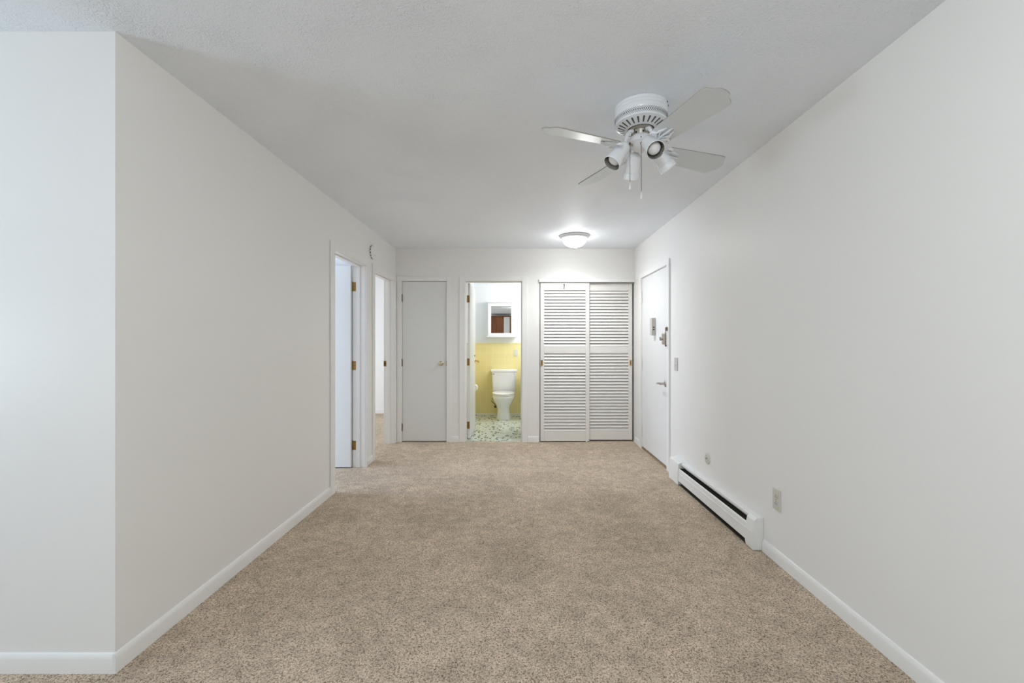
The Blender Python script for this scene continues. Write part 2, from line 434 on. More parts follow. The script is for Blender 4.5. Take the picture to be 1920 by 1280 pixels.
struct('trim_6', b, 'trim', 'white frame around the entry door in the right wall', 'door frame', bevel=.003)
b = MB()
b.box(LX0-0.008, XR-0.001, YB-0.028, YB-0.001, 2.015, 2.058); b.box(LX0-0.006, LX0, YB-0.002, YB+T, 0, 2.015)
struct('trim_7', b, 'trim', 'thin white header trim above the louvered closet doors', 'trim', bevel=.004)

# baseboards -------------------------------------------------------
BH = 0.085; BT = 0.012
def base_prof(mb, kind, a0, a1, at, sgn):
    # profile with a rounded upper lip, run along an axis
    pr = [(0, 0), (BT, 0), (BT, BH-0.022), (BT*0.8, BH-0.010), (BT*0.45, BH-0.003), (0, BH)]
    n = len(pr)
    vs = []
    for a in (a0, a1):
        for d, z in pr:
            vs.append((at+sgn*d, a, z) if kind == 'y' else (a, at+sgn*d, z))
    fs = [tuple(range(n)), tuple(range(n, 2*n))] + [(i, (i+1) % n, n+(i+1) % n, n+i) for i in range(n)]
    mb.add(vs, fs)
b = MB(); base_prof(b, 'y', YC-BT, 3.685-0.083, XL, 1); struct('baseboard_left', b, 'trim', 'white baseboard along the long left wall', 'baseboard', smooth=25)
b = MB(); base_prof(b, 'y', 4.512, 4.652, XL, 1); struct('baseboard_doorways', b, 'trim', 'short white baseboard between the two left doorways', 'baseboard', smooth=25)
b = MB(); base_prof(b, 'x', OUT, XL, YC, -1); struct('baseboard_front', b, 'trim', 'white baseboard in the lower left corner, facing the viewer', 'baseboard', smooth=25)
b = MB(); base_prof(b, 'y', -3.5, 2.648, XR, -1); struct('baseboard_right', b, 'trim', 'white baseboard on the right wall running toward the viewer from the heater', 'baseboard', smooth=25)
b = MB(); base_prof(b, 'y', EY1+cw+.001, YB-0.03, XR, -1); struct('baseboard_corner', b, 'trim', 'short white baseboard between entry door and far corner', 'baseboard', smooth=25)
b = MB(); base_prof(b, 'x', CX1+0.063, BX0-0.075, YB, -1); struct('baseboard_back', b, 'trim', 'tiny white baseboard between narrow closet door and bathroom doorway', 'baseboard', smooth=25)
b = MB(); base_prof(b, 'x', BX1+0.074, LX0-0.009, YB, -1); struct('baseboard_closet', b, 'trim', 'short white baseboard left of the louvered closet', 'baseboard', smooth=25)

# ================================================================== DOORS
def hinge(parent, mt, m='brass', leafs=True, hh=0.09):
    """butt hinge; local: barrel along Z at origin, leaf A along +X, leaf B along -Y"""
    b = MB()
    for k in range(5):
        z0 = -hh/2 + k*hh/5
        b.lathe([(0.0065, z0+0.0006), (0.0065, z0+hh/5-0.0006)], 12, mt)
    if not leafs: b.box(-0.010, 0.008, 0.004, 0.0075, -hh/2, hh/2, mt)
    b.lathe([(0.004, hh/2), (0.0062, hh/2+0.003), (0.003, hh/2+0.008)], 10, mt)
    if leafs:
        b.box(0.004, 0.042, -0.0018, 0.0006, -hh/2, hh/2, mt)
        b.box(-0.0006, 0.0018, -0.034, -0.004, -hh/2, hh/2, mt)
        b.mi = 1
        for z in (-0.03, 0, 0.03):
            for x in (0.016, 0.031):
                b.lathe([(0.0032, 0), (0.0028, 0.0012)], 8, mt @ tr(x, -0.0018, z) @ rotm(R(90), 'X'))
    return b.build('hinge', [m, 'black'], parent, smooth=40)
def knob(parent, mt, m, name='door_knob', r=0.026):
    b = MB()
    b.lathe([(0.030, 0), (0.031, 0.004), (0.026, 0.009), (0.012, 0.012), (0.011, 0.030), (0.018, 0.036), (r, 0.044), (r+.001, 0.052), (r-.004, 0.060), (0.012, 0.065), (0, 0.066)], 32, mt)
    return b.build(name, m, parent, smooth=50)

# near left door, open into the bedroom
d = box(XL-0.128-0.745, XL-0.129, 4.400, 4.436, 0.020, 2.025).build('door_1', 'door', None, bevel=.002)
d['kind'] = 'structure'; d['category'] = 'door'; d['label'] = 'pale flush door standing open in the nearer left doorway, three brass hinges'
for z in (1.82, 1.03, 0.23):
    hinge(d, tr(XL-0.131, 4.4400, z))
knob(d, tr(XL-0.128-0.68, 4.400, 0.99) @ rotm(R(90), 'X'), 'pale_brass')
# far left door, opened out of sight against the partition
d = box(XL-0.128-0.745, XL-0.129, 4.731, 4.767, 0.020, 2.025).build('door_2', 'door', None, bevel=.002)
d['kind'] = 'structure'; d['category'] = 'door'; d['label'] = 'flush door folded open inside the farther left doorway'
knob(d, tr(XL-0.128-0.68, 4.767, 0.99) @ rotm(R(-90), 'X'), 'pale_brass')
for z in (1.82, 1.03, 0.23):
    hinge(d, tr(XL-0.131, 4.7268, z) @ Matrix.Diagonal((1, -1, 1, 1)))
b = MB(); b.box(XL-0.128, XL-0.095, 5.4825, 5.4850, 0.965, 1.035); b.mi = 1; b.box(XL-0.120, XL-0.106, 5.4815, 5.4826, 0.985, 1.012)
o = b.build('strike_plate', ['brass', 'black'], None, bevel=.0008)
o['label'] = 'small dark brass strike plate on the jamb of the farther left doorway'; o['category'] = 'strike plate'

# narrow closet door
d = MB().box(CX0+0.003, CX1-0.003, YB+0.004, YB+0.040, 0.022, TOP-0.004).build('door_3', 'door', None, bevel=.002)
d['kind'] = 'structure'; d['category'] = 'door'; d['label'] = 'narrow closed grey-white flush closet door with a brass knob'
for z in (1.818, 1.005, 0.194): hinge(d, tr(CX0, YB-0.005, z), 'bronze', leafs=False)
knob(d, tr(-0.953, YB+0.004, 1.0) @ rotm(R(90), 'X'), 'pale_brass')
MB().box(CX1-0.004, CX1-0.0005, YB+0.0, YB+0.03, 0.965, 1.035).build('latch', 'brass', d)

# bathroom door, open 90 degrees
d = box(-0.639, -0.603, YB+T+0.010, 6.395, 0.030, 2.025).build('door_4', 'door', None, bevel=.002)
d['kind'] = 'structure'; d['category'] = 'door'; d['label'] = 'white bathroom door swung open inward, seen almost edge-on'
for z in (1.82, 1.01, 0.20): hinge(d, tr(-0.645, YB+T+0.005, z) @ rotm(R(-90), 'Z') @ Matrix.Diagonal((1, -1, 1, 1)))
knob(d, tr(-0.603, 6.335, 1.0) @ rotm(R(90), 'Y'), 'bright_brass')
b = MB(); b.lathe([(0.012, 0), (0.012, 0.006), (0.006, 0.008), (0.006, 0.016)], 16, tr(-0.603, 6.25, 1.075) @ rotm(R(90), 'Y'))
b.build('hook', 'bronze', d, smooth=40)

# entry door
d = box(XR+0.002, XR+0.044, EY0+0.003, EY1-0.003, 0.035, ETOP-0.003).build('door_5', 'entry', None, bevel=.002)
d['kind'] = 'structure'; d['category'] = 'door'; d['label'] = 'white entry door in the right wall with lever handle, night latch and chime box'
for z in (1.80, 1.00, 0.22): hinge(d, tr(XR-0.008, EY1+0.001, z), 'trim', leafs=False, hh=0.12)
# lever handle
b = MB()
mt = tr(XR+0.002, 4.400, 0.852) @ rotm(R(-90), 'Y')
b.lathe([(0.033, 0), (0.033, 0.006), (0.028, 0.012), (0.012, 0.014), (0.011, 0.045), (0.013, 0.050), (0.013, 0.062), (0, 0.064)], 28, mt)
b.tube([(XR-0.053, 4.400, 0.852), (XR-0.056, 4.43, 0.853), (XR-0.055, 4.47, 0.850), (XR-0.052, 4.51, 0.846), (XR-0.046, 4.525, 0.843)], [0.011, 0.009, 0.0085, 0.008, 0.006], 10)
b.build('lever_handle', 'nickel', d, smooth=50)
# night latch with thumb turn
b = MB()
def rrect(w, h, r, n=5):
    pts = []
    for cx, cy, a0 in ((w/2-r, h/2-r, 0), (-w/2+r, h/2-r, 90), (-w/2+r, -h/2+r, 180), (w/2-r, -h/2+r, 270)):
        for k in range(n+1):
            a = R(a0 + 90*k/n); pts.append((cx + r*math.cos(a), cy + r*math.sin(a)))
    return pts
mt = tr(XR+0.002, 4.405, 1.297) @ rotm(R(-90), 'Y') @ rotm(R(90), 'Z')
b.prism(rrect(0.062, 0.130, 0.026), 0, 0.008, mt)
b.prism(rrect(0.046, 0.114, 0.020), 0.008, 0.034, mt)
b.lathe([(0.012, 0.034), (0.011, 0.046), (0.008, 0.048)], 16, mt)
b.prism(rrect(0.012, 0.040, 0.005), 0.046, 0.062, mt @ rotm(R(25), 'Z'))
b.build('night_latch', 'nickel', d, smooth=40, bevel=.001)
b = MB()
b.box(XR-0.030, XR-0.018, EY0-0.045, EY0-0.010, 1.375, 1.412)
b.box(XR-0.036, XR-0.030, EY0-0.038, EY0-0.016, 1.382, 1.405)
ch = b.build('chain_holder', 'bronze', d, bevel=.002)
b = MB()
z = 1.378
for k in range(11):
    c = Vector((XR-0.030, EY0-0.022+0.002*math.sin(k), z)); pts = []
    for i in range(13):
        a = 2*PI*i/12; u = 0.0045*math.cos(a); v = 0.0085*math.sin(a)
        pts.append(c + (Vector((0, u, v)) if k % 2 else Vector((u, 0, v))))
    b.tube(pts, 0.0017, 6); z -= 0.0135
b.sphere((XR-0.030, EY0-0.022, z), 0.009)
b.build('chain', 'bronze', d, smooth=60)
# chime box
b = MB(); b.box(XR-0.041, XR+0.002, 4.724, 4.796, 1.337, 1.523)
b.mi = 1
for z in (1.423, 1.399): b.box(XR-0.030, XR-0.010, 4.7230, 4.7241, z-0.006, z+0.006)
b.build('chime_box', ['chime', 'black'], d, bevel=.002)
b = MB(); b.lathe([(0.008, 0), (0.007, 0.003), (0, 0.004)], 16, tr(XR+0.002, 4.76, 1.575) @ rotm(R(-90), 'Y')); b.build('peephole', 'trim', d, smooth=40)
o = MB().box(XR-0.004, XR+0.11, EY0, EY1, FL-0.004, 0.030).build('threshold', 'thresh', d, bevel=.003)

# louvered sliding doors
def louver_door(name, x0, x1, yf, zb, label, pull_x, lstile, rstile):
    root = thing(name, label, 'closet door', ((x0+x1)/2, yf, 0), kind='structure')
    ox, oy = (x0+x1)/2, yf
    def L(mb, a, b_, c, d_, e_, f_): mb.box(a-ox, b_-ox, c-oy, d_-oy, e_, f_)
    TH = 0.028; st = 0.048; zt = 2.010
    zA, zB_, zC, zD = 1.978, 1.250-0.02, 1.185, 0.155      # opening limits
    f = MB()
    L(f, x0, x0+st, yf, yf+TH, zb, zt); L(f, x1-rstile, x1, yf, yf+TH, zb, zt)
    for z0, z1 in ((1.915, zt), (1.140-.015, 1.235-.025), (zb, 0.145)):
        L(f, x0+st, x1-rstile, yf, yf+TH, z0, z1)
    f.build('door_frame', 'louver', root, bevel=.002)
    for nm, z0, z1, n in (('upper_louvers', 1.210, 1.915, 27), ('lower_louvers', 0.145, 1.125, 19)):
        pass
    for z0, z1 in ((1.210, 1.915), (0.145, 1.125)):
        s_ = MB(); n = round((z1-z0)/0.0387); p = (z1-z0)/n
        for k in range(n):
            zc = z0 + (k+0.5)*p
            dy, dz, th = 0.009, p*0.425, 0.0030
            # slat: front edge low, back edge high, rounded front
            yc = yf + TH/2
            xa, xb = x0+st-0.002-ox, x1-rstile+0.002-ox
            q = [(yc-dy-th, zc-dz+0.001), (yc-dy+th, zc-dz-0.0005), (yc+dy+th, zc+dz-0.002), (yc+dy-th, zc+dz)]
            vs = [(xa, yy-oy, zz) for yy, zz in q] + [(xb, yy-oy, zz) for yy, zz in q]
            s_.add(vs, [(0,1,2,3), (7,6,5,4), (0,4,5,1), (1,5,6,2), (2,6,7,3), (3,7,4,0)])
        s_.build('louver_panel', 'louver', root)
    g = MB(); pz = 1.003
    g.prism(rrect(0.026, 0.078, 0.004), 0, 0.002, tr(pull_x-ox, -0.0002, pz) @ rotm(R(90), 'X'))
    g.mi = 1
    g.prism(rrect(0.014, 0.052, 0.007), 0.002, 0.0026, tr(pull_x-ox, -0.0002, pz) @ rotm(R(90), 'X'))
    g.build('flush_pull', ['bright_brass', 'brass'], root)
    return root
dl = louver_door('door_6', 0.292, 0.908, YB-0.008, 0.022, 'left sliding louvered closet door, the one in front, hook at its top', 0.310, 0.048, 0.048)
louver_door('door_7', 0.862, 1.455, YB+0.030, 0.032, 'right sliding louvered closet door next to the entry door', 1.434, 0.048, 0.048)
# little hook over the left louvered door
b = MB()
xh = 0.591; yh = YB-0.013
b.tube([(xh-0.006, yh, 1.985), (xh-0.005, yh-0.008, 1.992), (xh+0.004, yh-0.010, 1.988), (xh+0.003, yh-0.006, 1.975), (xh, yh-0.004, 1.955), (xh, yh-0.004, 1.935)], [0.0035, 0.004, 0.004, 0.003, 0.0025, 0.0025], 8)
b.box(xh-0.005, xh+0.005, yh, yh+0.005, 1.93, 1.99)
o = b.build('hook', 'bronze', None, smooth=50); o['label'] = 'small dark metal hook at the top of the left louvered door'; o['category'] = 'hook'
o = MB().box(0.862, 0.880, YB-0.020, YB-0.009, FL, 0.045).build('door_guide', 'plastic', None, bevel=.003)
o['label'] = 'small white floor guide where the two louvered doors meet'; o['category'] = 'door guide'

# ================================================================== CEILING FAN
FX, FY = 0.622, 2.225
fan = thing('ceiling_fan', 'white four-bladed ceiling fan with four spotlights hanging over the room', 'ceiling fan', (FX, FY, H))
b = MB()
b.lathe([(0.128, 0), (0.1305, -0.003), (0.1305, -0.013), (0.128, -0.016), (0.1305, -0.019), (0.1305, -0.028), (0.128, -0.031), (0.1305, -0.034),
         (0.1305, -0.044), (0.1295, -0.050), (0.1285, -0.054)], 96, cap=False)
b.mi = 1
for a in (-35, -22):
    b.lathe([(0.0042, 0), (0.004, 0.002), (0, 0.0025)], 10, rotm(R(a), 'Z') @ tr(0.1305, 0, -0.010-(a+35)*0.0004) @ rotm(R(90), 'Y'))
b.build('canopy', ['fan', 'black'], fan, smooth=28)
# perforated band: hole shade painted as black diamonds on a white sloping band
b = MB(); r0, z0, r1, z1 = 0.1285, -0.054, 0.1265, -0.083
b.lathe([(r0, z0), (r1, z1)], 96, cap=False)
b.mi = 1
N = 84
for row, (t, hw, hh) in enumerate(((0.10, .0016, .0018), (0.27, .0020, .0028), (0.5, .0024, .0055), (0.73, .0020, .0028), (0.90, .0016, .0018))):
    for k in range(N):
        a = 2*PI*(k + (0.5 if row % 2 else 0))/N
        r = r0+(r1-r0)*t+0.0003; z = z0+(z1-z0)*t
        mt = rotm(a, 'Z') @ tr(r, 0, z) @ rotm(R(90), 'Y')
        b.prism([(hh, 0), (0, hw*1.1), (-hh, 0), (0, -hw*1.1)], 0, 0.0003, mt)
b.build('vent_band', ['fan', 'black'], fan, smooth=28)
b = MB()
b.lathe([(0.1265, -0.083), (0.1275, -0.086), (0.1255, -0.090), (0.119, -0.0925), (0.072, -0.1125), (0.066, -0.1135), (0.064, -0.110)], 96, cap=False)
b.mi = 1
for k in range(24):
    a = 2*PI*(k+.5)/24
    sl = math.atan2(0.020, 0.047)
    mt = rotm(a, 'Z') @ tr(0.0955, 0, -0.1025) @ rotm(-sl, 'Y') @ rotm(PI, 'X')
    pts = []
    for i in range(9):
        t = -PI/2 + PI*i/8; pts.append((0.0145+0.0046*math.cos(t), 0.0046*math.sin(t)))
    for i in range(9):
        t = PI/2 + PI*i/8; pts.append((-0.0145+0.0034*math.cos(t), 0.0034*math.sin(t)))
    b.prism(pts, 0.0002, 0.0008, mt)
b.build('vent_plate', ['fan', 'vent'], fan, smooth=28)
b = MB()
b.lathe([(0.060, -0.100), (0.060, -0.114), (0.050, -0.122), (0.046, -0.124), (0.044, -0.150), (0.030, -0.152)], 48, cap=False)
b.mi = 1
for k in range(8):
    b.lathe([(0.005, 0), (0.0045, 0.002), (0, 0.003)], 10, rotm(2*PI*k/8, 'Z') @ tr(0.045, 0, -0.137) @ rotm(R(90), 'Y'))
b.build('motor', ['steel', 'black'], fan, smooth=28)

# blades
def blade_outline():
    half = [(0.150, 0.030), (0.153, 0.042), (0.162, 0.050), (0.20, 0.0525), (0.30, 0.0575), (0.40, 0.062), (0.485, 0.0665),
            (0.506, 0.0655), (0.515, 0.0620), (0.521, 0.055), (0.527, 0.046), (0.532, 0.038), (0.540, 0.031), (0.549, 0.024), (0.554, 0.014), (0.5555, 0.0)]
    half = [(r*0.99, v*1.09) for r, v in half]
    return half + [(r, -v) for r, v in reversed(half[:-1])]
def make_blade(ang):
    root_m = rotm(ang, 'Z') @ tr(0, 0, -0.210) @ rotm(R(-15), 'X')
    b = MB(); po = blade_outline(); n = len(po)
    b.prism(po, 0.000, 0.006)
    me_b = b
    o = b.build('blade', ['blade', 'blade_edge'], fan, bevel=.0012)
    for p in o.data.polygons:
        if abs(p.normal.z) < 0.5: p.material_index = 1
    o.matrix_local = root_m
    # bracket under the blade: arm up to the motor, scrolled prongs on the blade
    g = MB(); inv = root_m.inverted() @ rotm(ang, 'Z')
    arm = [Vector(p) for p in ((0.050, 0, -0.128), (0.070, 0, -0.135), (0.085, 0, -0.158), (0.098, 0, -0.192), (0.118, 0, -0.212), (0.145, 0, -0.214))]
    g.tube([inv @ p for p in arm], [0.010, 0.010, 0.0095, 0.009, 0.009, 0.007], 10)
    zz = -0.004
    g.tube([(0.130, 0, zz), (0.175, 0.000, zz), (0.215, 0.002, zz), (0.238, 0.0, zz)], [0.008, 0.006, 0.0055, 0.003], 8)
    for s_ in (1, -1):
        g.tube([(0.128, 0.004*s_, zz), (0.150, 0.022*s_, zz), (0.165, 0.036*s_, zz), (0.160, 0.048*s_, zz-.001), (0.146, 0.050*s_, zz-.002), (0.138, 0.042*s_, zz-.002)], [0.008, 0.0075, 0.007, 0.0075, 0.007, 0.004], 8)
        g.tube([(0.160, 0.030*s_, zz), (0.185, 0.030*s_, zz), (0.205, 0.022*s_, zz), (0.225, 0.020*s_, zz)], [0.006, 0.006, 0.005, 0.002], 8)
        g.tube([(0.150, 0.006*s_, zz), (0.170, 0.016*s_, zz), (0.190, 0.026*s_, zz)], 0.0045, 8)
    g.build('bracket', 'fan', o, smooth=60)
for a in (23.5, 112, 203, 289.5): make_blade(R(a))

# light kit
b = MB()
b.lathe([(0.020, -0.140), (0.040, -0.142), (0.052, -0.151), (0.057, -0.166), (0.057, -0.178), (0.0575, -0.180), (0.054, -0.184), (0.048, -0.197), (0.036, -0.212), (0.022, -0.219), (0.010, -0.222), (0.0, -0.2225)], 48)
b.mi = 1
for a in (-60, -105, 30, 150): b.lathe([(0.0028, 0), (0.0026, 0.002), (0, 0.003)], 10, rotm(R(a), 'Z') @ tr(0.0565, 0, -0.172) @ rotm(R(90), 'Y'))
b.build('light_hub', ['fan', 'black'], fan, smooth=40)
def make_spot(ang, tilt, r0=0.078, z0=-0.205):
    # local +Z of the head = direction of the opening
    m = rotm(ang, 'Z') @ tr(r0, 0, z0) @ rotm(PI/2+tilt, 'Y') @ Matrix.Scale(1.10, 4)
    b = MB()
    b.lathe([(0.0, -0.012), (0.014, -0.010), (0.024, -0.003), (0.030, 0.008), (0.0325, 0.022), (0.0335, 0.070), (0.0338, 0.078), (0.0375, 0.080), (0.0385, 0.086), (0.0390, 0.108), (0.0375, 0.1095)], 48, cap=False)
    b.mi = 1
    b.lathe([(0.0375, 0.1095), (0.0362, 0.108), (0.0350, 0.085), (0.0315, 0.078), (0.030, 0.030), (0.0, 0.020)], 48, cap=False)
    o = b.build('spotlight_head', ['fan', 'cup_in'], fan, smooth=35)
    o.matrix_local = m
    c = MB(); c.lathe([(0.010, 0.026), (0.014, 0.050), (0.024, 0.070), (0.0285, 0.082), (0.0285, 0.088), (0.024, 0.096), (0.014, 0.101), (0, 0.1025)], 36, cap=False)
    c.build('bulb', 'bulb', o, smooth=60)
    inv = m.inverted() @ rotm(ang, 'Z')
    s_ = MB()
    s_.tube([inv @ Vector(p) for p in ((0.040, 0, -0.192), (0.056, 0, -0.196), (0.068, 0, -0.200))], 0.0065, 10)
    s_.sphere(inv @ Vector((0.070, 0, -0.201)), 0.010)
    s_.build('swivel', 'nickel', o, smooth=60)
for a, t, r in ((10, 51, .078), (96, 58, .078), (197, 52, .090), (278, 42, .078)): make_spot(R(a), R(t), r)
# pull chains
def pull(x, y, ztop, zbot, bead_from):
    b = MB(); n = int((ztop-zbot)/0.0042)
    for k in range(n): b.sphere((x, y, ztop - k*0.0042), 0.0019, 6, 5)
    b.tube([(x, y, ztop), (x, y, zbot)], 0.0008, 5)
    b.lathe([(0.0045, 0.0), (0.0045, 0.010)], 10, tr(x, y, ztop-0.002))
    o = b.build('pull_chain', 'bronze', fan, smooth=60)
    c = MB(); c.lathe([(0.0012, 0), (0.003, -0.008), (0.0055, -0.020), (0.0062, -0.028), (0.004, -0.035), (0.0015, -0.038)], 16, tr(x, y, zbot))
    c.build('pull_pendant', 'plastic', o, smooth=60)
pull(-0.012, -0.052, -0.205, -0.440, 0)
pull(-0.064, -0.036, -0.200, -0.388, 0)

# ================================================================== CEILING LAMP
LXc, LYc = 0.635, 4.89
lamp = thing('ceiling_lamp', 'round frosted flush ceiling lamp, switched on, near the closet', 'ceiling lamp', (LXc, LYc, H))
b = MB(); b.lathe([(0.160, 0), (0.166, -0.004), (0.166, -0.012), (0.160, -0.018), (0.150, -0.022), (0.148, -0.030), (0.136, -0.038), (0.130, -0.036), (0.128, -0.02)], 64, cap=False)
b.build('lamp_rim', 'rim', lamp, smooth=35)
b = MB(); prof = [(0.132*math.cos(t)**0.9 if t < PI/2 else 0, -0.034 - 0.093*math.sin(t)) for t in [PI/2*i/16 for i in range(16)]] + [(0.004, -0.127)]
b.lathe(prof, 64, cap=False); b.build('lamp_bowl', 'lit', lamp, smooth=60)
b = MB(); b.lathe([(0.012, -0.122), (0.013, -0.128), (0.007, -0.134), (0.010, -0.140), (0.006, -0.150), (0, -0.153)], 20); b.build('finial', 'nickel', lamp, smooth=40)

pd = bpy.data.lights.new('lamp_bulb', 'SPOT'); pd.energy = 98; pd.spot_size = R(165); pd.spot_blend = 1.0; pd.color = (0.95, 0.98, 1.0); pd.shadow_soft_size = 0.05
po = bpy.data.objects.new('lamp_bulb', pd); COL.objects.link(po); po.parent = lamp; po.location = (0, 0, -0.095)
fill_lamp = thing('ceiling_lamp', 'added fill lamp, unseen, on the ceiling behind the viewer', 'ceiling lamp', (0.1, 0.2, H))  # unseen lamp added to brighten walls and floor from behind the viewer
for ch in [c for c in lamp.children if c.type == 'MESH']:
    c = ch.copy()
    if ch.name.startswith('lamp_bowl'):
        c.data = ch.data.copy(); c.data.materials[0] = M['lit_fill']
    COL.objects.link(c); c.parent = fill_lamp

# ================================================================== HEATER
HY0, HY1 = 2.655, 4.10
HX = XR
heat = thing('baseboard_heater', 'white metal baseboard heater low on the right wall with a dark open slot', 'baseboard heater', (HX, HY0, FL))
def hb(mb, d0, d1, y0, y1, z0, z1): mb.box(-d1, -d0, y0-HY0, y1-HY0, z0-FL, z1-FL)
def hprof(mb, pts, y0, y1):
    n = len(pts); vs = [(-d, yy-HY0, z-FL) for yy in (y0, y1) for d, z in pts]
    mb.add(vs, [tuple(range(n)), tuple(range(n, 2*n))] + [(i, (i+1) % n, n+(i+1) % n, n+i) for i in range(n)])
b = MB(); hb(b, 0.001, 0.006, HY0+0.09, 3.88, FL+0.01, 0.205)
hprof(b, [(0.001, 0.207), (0.032, 0.204), (0.037, 0.198), (0.037, 0.182), (0.034, 0.182), (0.033, 0.199), (0.001, 0.203)], HY0+0.08, 3.88)
b.build('back_panel', 'heater', heat)
b = MB(); hprof(b, [(0.062, 0.045), (0.066, 0.050), (0.064, 0.112), (0.067, 0.116), (0.064, 0.120), (0.062, 0.148), (0.056, 0.156), (0.054, 0.153), (0.059, 0.146), (0.060, 0.115), (0.060, 0.050)], HY0+0.080, 3.876)
b.build('front_panel', 'heater', heat, smooth=25)
b = MB(); b.tube([(-0.032, 0.12, 0.10), (-0.032, 1.3, 0.10)], 0.011, 12)
for k in range(110): b.box(-0.054, -0.010, 0.15+k*0.0098, 0.1505+k*0.0098, 0.055, 0.145)
b.build('heating_element', 'fins', heat)
capp = [(0.001, FL+.002), (0.001, 0.209), (0.040, 0.206), (0.056, 0.190), (0.069, 0.120), (0.069, FL+.03), (0.064, FL+.002)]
b = MB(); hprof(b, capp, HY0, HY0+0.085); b.build('end_cap', 'heater', heat, bevel=.003, label='near end cap of the heater')
b = MB(); hprof(b, [(0.001, FL+.002), (0.001, 0.211), (0.050, 0.208), (0.066, 0.196), (0.073, 0.12), (0.073, FL+.002)], 3.875, HY1); b.build('end_cap', 'heater', heat, bevel=.003, label='far end cap of the heater')
b = MB(); hb(b, 0.008, 0.058, HY0+0.08, 3.875, FL, FL+0.006); b.build('bottom_shadow_strip', 'fins', heat)  # dark strip standing in for the shade under the front panel

# ================================================================== WALL FITTINGS
def outlet():
    r = thing('power_outlet', 'ivory double power outlet low on the right wall near the heater', 'power outlet', (XR, 2.514, 0.368))
    m = rotm(R(-90), 'Y') @ rotm(R(90), 'Z')
    b = MB(); b.prism(rrect(0.074, 0.118, 0.004), 0, 0.006, m); b.build('cover_plate', 'plate', r, bevel=.0015)
    for s_ in (1, -1):
        b = MB(); b.prism(rrect(0.034, 0.029, 0.010), 0.006, 0.008, m @ tr(0, s_*0.0195, 0))
        b.mi = 1
        for x in (-0.0065, 0.0065): b.box(x-0.0011, x+0.0011, s_*0.0195-0.001, s_*0.0195+0.008, 0.008, 0.0084, m)
        b.lathe([(0.0024, 0.008), (0.0024, 0.0084)], 10, m @ tr(0, s_*0.0195-0.007, 0))
        b.build('socket', ['plate', 'black'], r)
    b = MB(); b.lathe([(0.003, 0.006), (0.0028, 0.0072), (0, 0.0074)], 12, m); b.build('screw', 'nickel', r)
outlet()
r = thing('phone_jack', 'round ivory wall plate above the far end of the heater', 'wall plate', (XR, 3.431, 0.363))
m = rotm(R(-90), 'Y')
b = MB(); b.lathe([(0.046, 0), (0.046, 0.003), (0.040, 0.007), (0.020, 0.009), (0, 0.0095)], 40, m); b.build('cover_plate', 'plate', r, smooth=40)
b = MB(); b.lathe([(0.007, 0.009), (0.006, 0.012), (0.003, 0.010)], 14, m); b.build('connector', 'bronze', r, smooth=40)
r = thing('light_switch', 'beige light switch beside the entry door', 'light switch', (XR, 4.105, 1.060))
m = rotm(R(-90), 'Y') @ rotm(R(90), 'Z')
b = MB(); b.prism(rrect(0.080, 0.119, 0.004), 0, 0.006, m); b.build('cover_plate', 'chime', r, bevel=.0015)
b = MB(); b.box(-0.006, 0.006, -0.013, 0.013, 0.006, 0.008, m); b.box(-0.004, 0.004, -0.002, 0.008, 0.008, 0.020, m @ rotm(R(-15), 'X')); b.build('toggle', 'plastic', r)
for z in (-0.03, 0.03): MB().lathe([(0.003, 0.006), (0.0026, 0.0072), (0, 0.0074)], 10, m @ tr(0, z, 0)).build('screw', 'nickel', r)
# smoke detector
r = thing('smoke_detector', 'round white smoke detector on the left wall between the two doorways', 'smoke detector', (XL, 4.63, 2.205))
m = rotm(R(90), 'Y')
b = MB(); b.lathe([(0.070, 0), (0.072, 0.006), (0.072, 0.020), (0.068, 0.026), (0.060, 0.034), (0.052, 0.037), (0, 0.038)], 56, m)
b.mi = 1
for k in range(14):
    a = 2*PI*k/14
    b.box(0.0715, 0.0728, -0.010, 0.010, 0.010, 0.017, m @ rotm(a, 'Z'))
b.build('housing', ['plastic', 'black'], r, smooth=30)
b = MB(); b.lathe([(0.006, 0.037), (0.005, 0.040), (0, 0.0405)], 14, m @ tr(0.038, 0.0, 0)); b.build('test_button', 'chime', r, smooth=40)

# ================================================================== BATHROOM THINGS
ZT = 0.014
TX = -0.222
toil = thing('toilet', 'white two-piece toilet with closed lid against the yellow tiled wall', 'toilet', (TX, BY-0.01, ZT))
def egg(cy, rx, ryf, ryb, z, n=48, p=2.2):
    pts = []
    for k in range(n):
        a = 2*PI*k/n; c, s_ = math.cos(a), math.sin(a)
        x = rx*math.copysign(abs(c)**(2/p), c); yy = (ryb if s_ > 0 else ryf)*math.copysign(abs(s_)**(2/p), s_)
        pts.append((x, cy+yy, z))
    return pts
b = MB()
secs = [(-0.36, 0.122, 0.205, 0.22, 0.0), (-0.36, 0.124, 0.210, 0.22, 0.015), (-0.36, 0.112, 0.195, 0.21, 0.06), (-0.37, 0.102, 0.185, 0.20, 0.13), (-0.38, 0.104, 0.185, 0.20, 0.19),
        (-0.40, 0.122, 0.205, 0.21, 0.235), (-0.41, 0.150, 0.240, 0.22, 0.285), (-0.41, 0.175, 0.272, 0.23, 0.335), (-0.41, 0.187, 0.288, 0.23, 0.365), (-0.41, 0.187, 0.290, 0.23, 0.385), (-0.41, 0.178, 0.280, 0.22, 0.395), (-0.41, 0.12, 0.20, 0.15, 0.396)]
b.loft([egg(*s_) for s_ in secs])
b.build('bowl', 'porcelain', toil, smooth=60)
b = MB(); b.loft([egg(-0.415, 0.180, 0.284, 0.20, 0.397), egg(-0.415, 0.184, 0.288, 0.20, 0.402), egg(-0.415, 0.184, 0.288, 0.20, 0.410), egg(-0.415, 0.180, 0.284, 0.20, 0.415)]); b.build('seat', 'seat', toil, smooth=50)
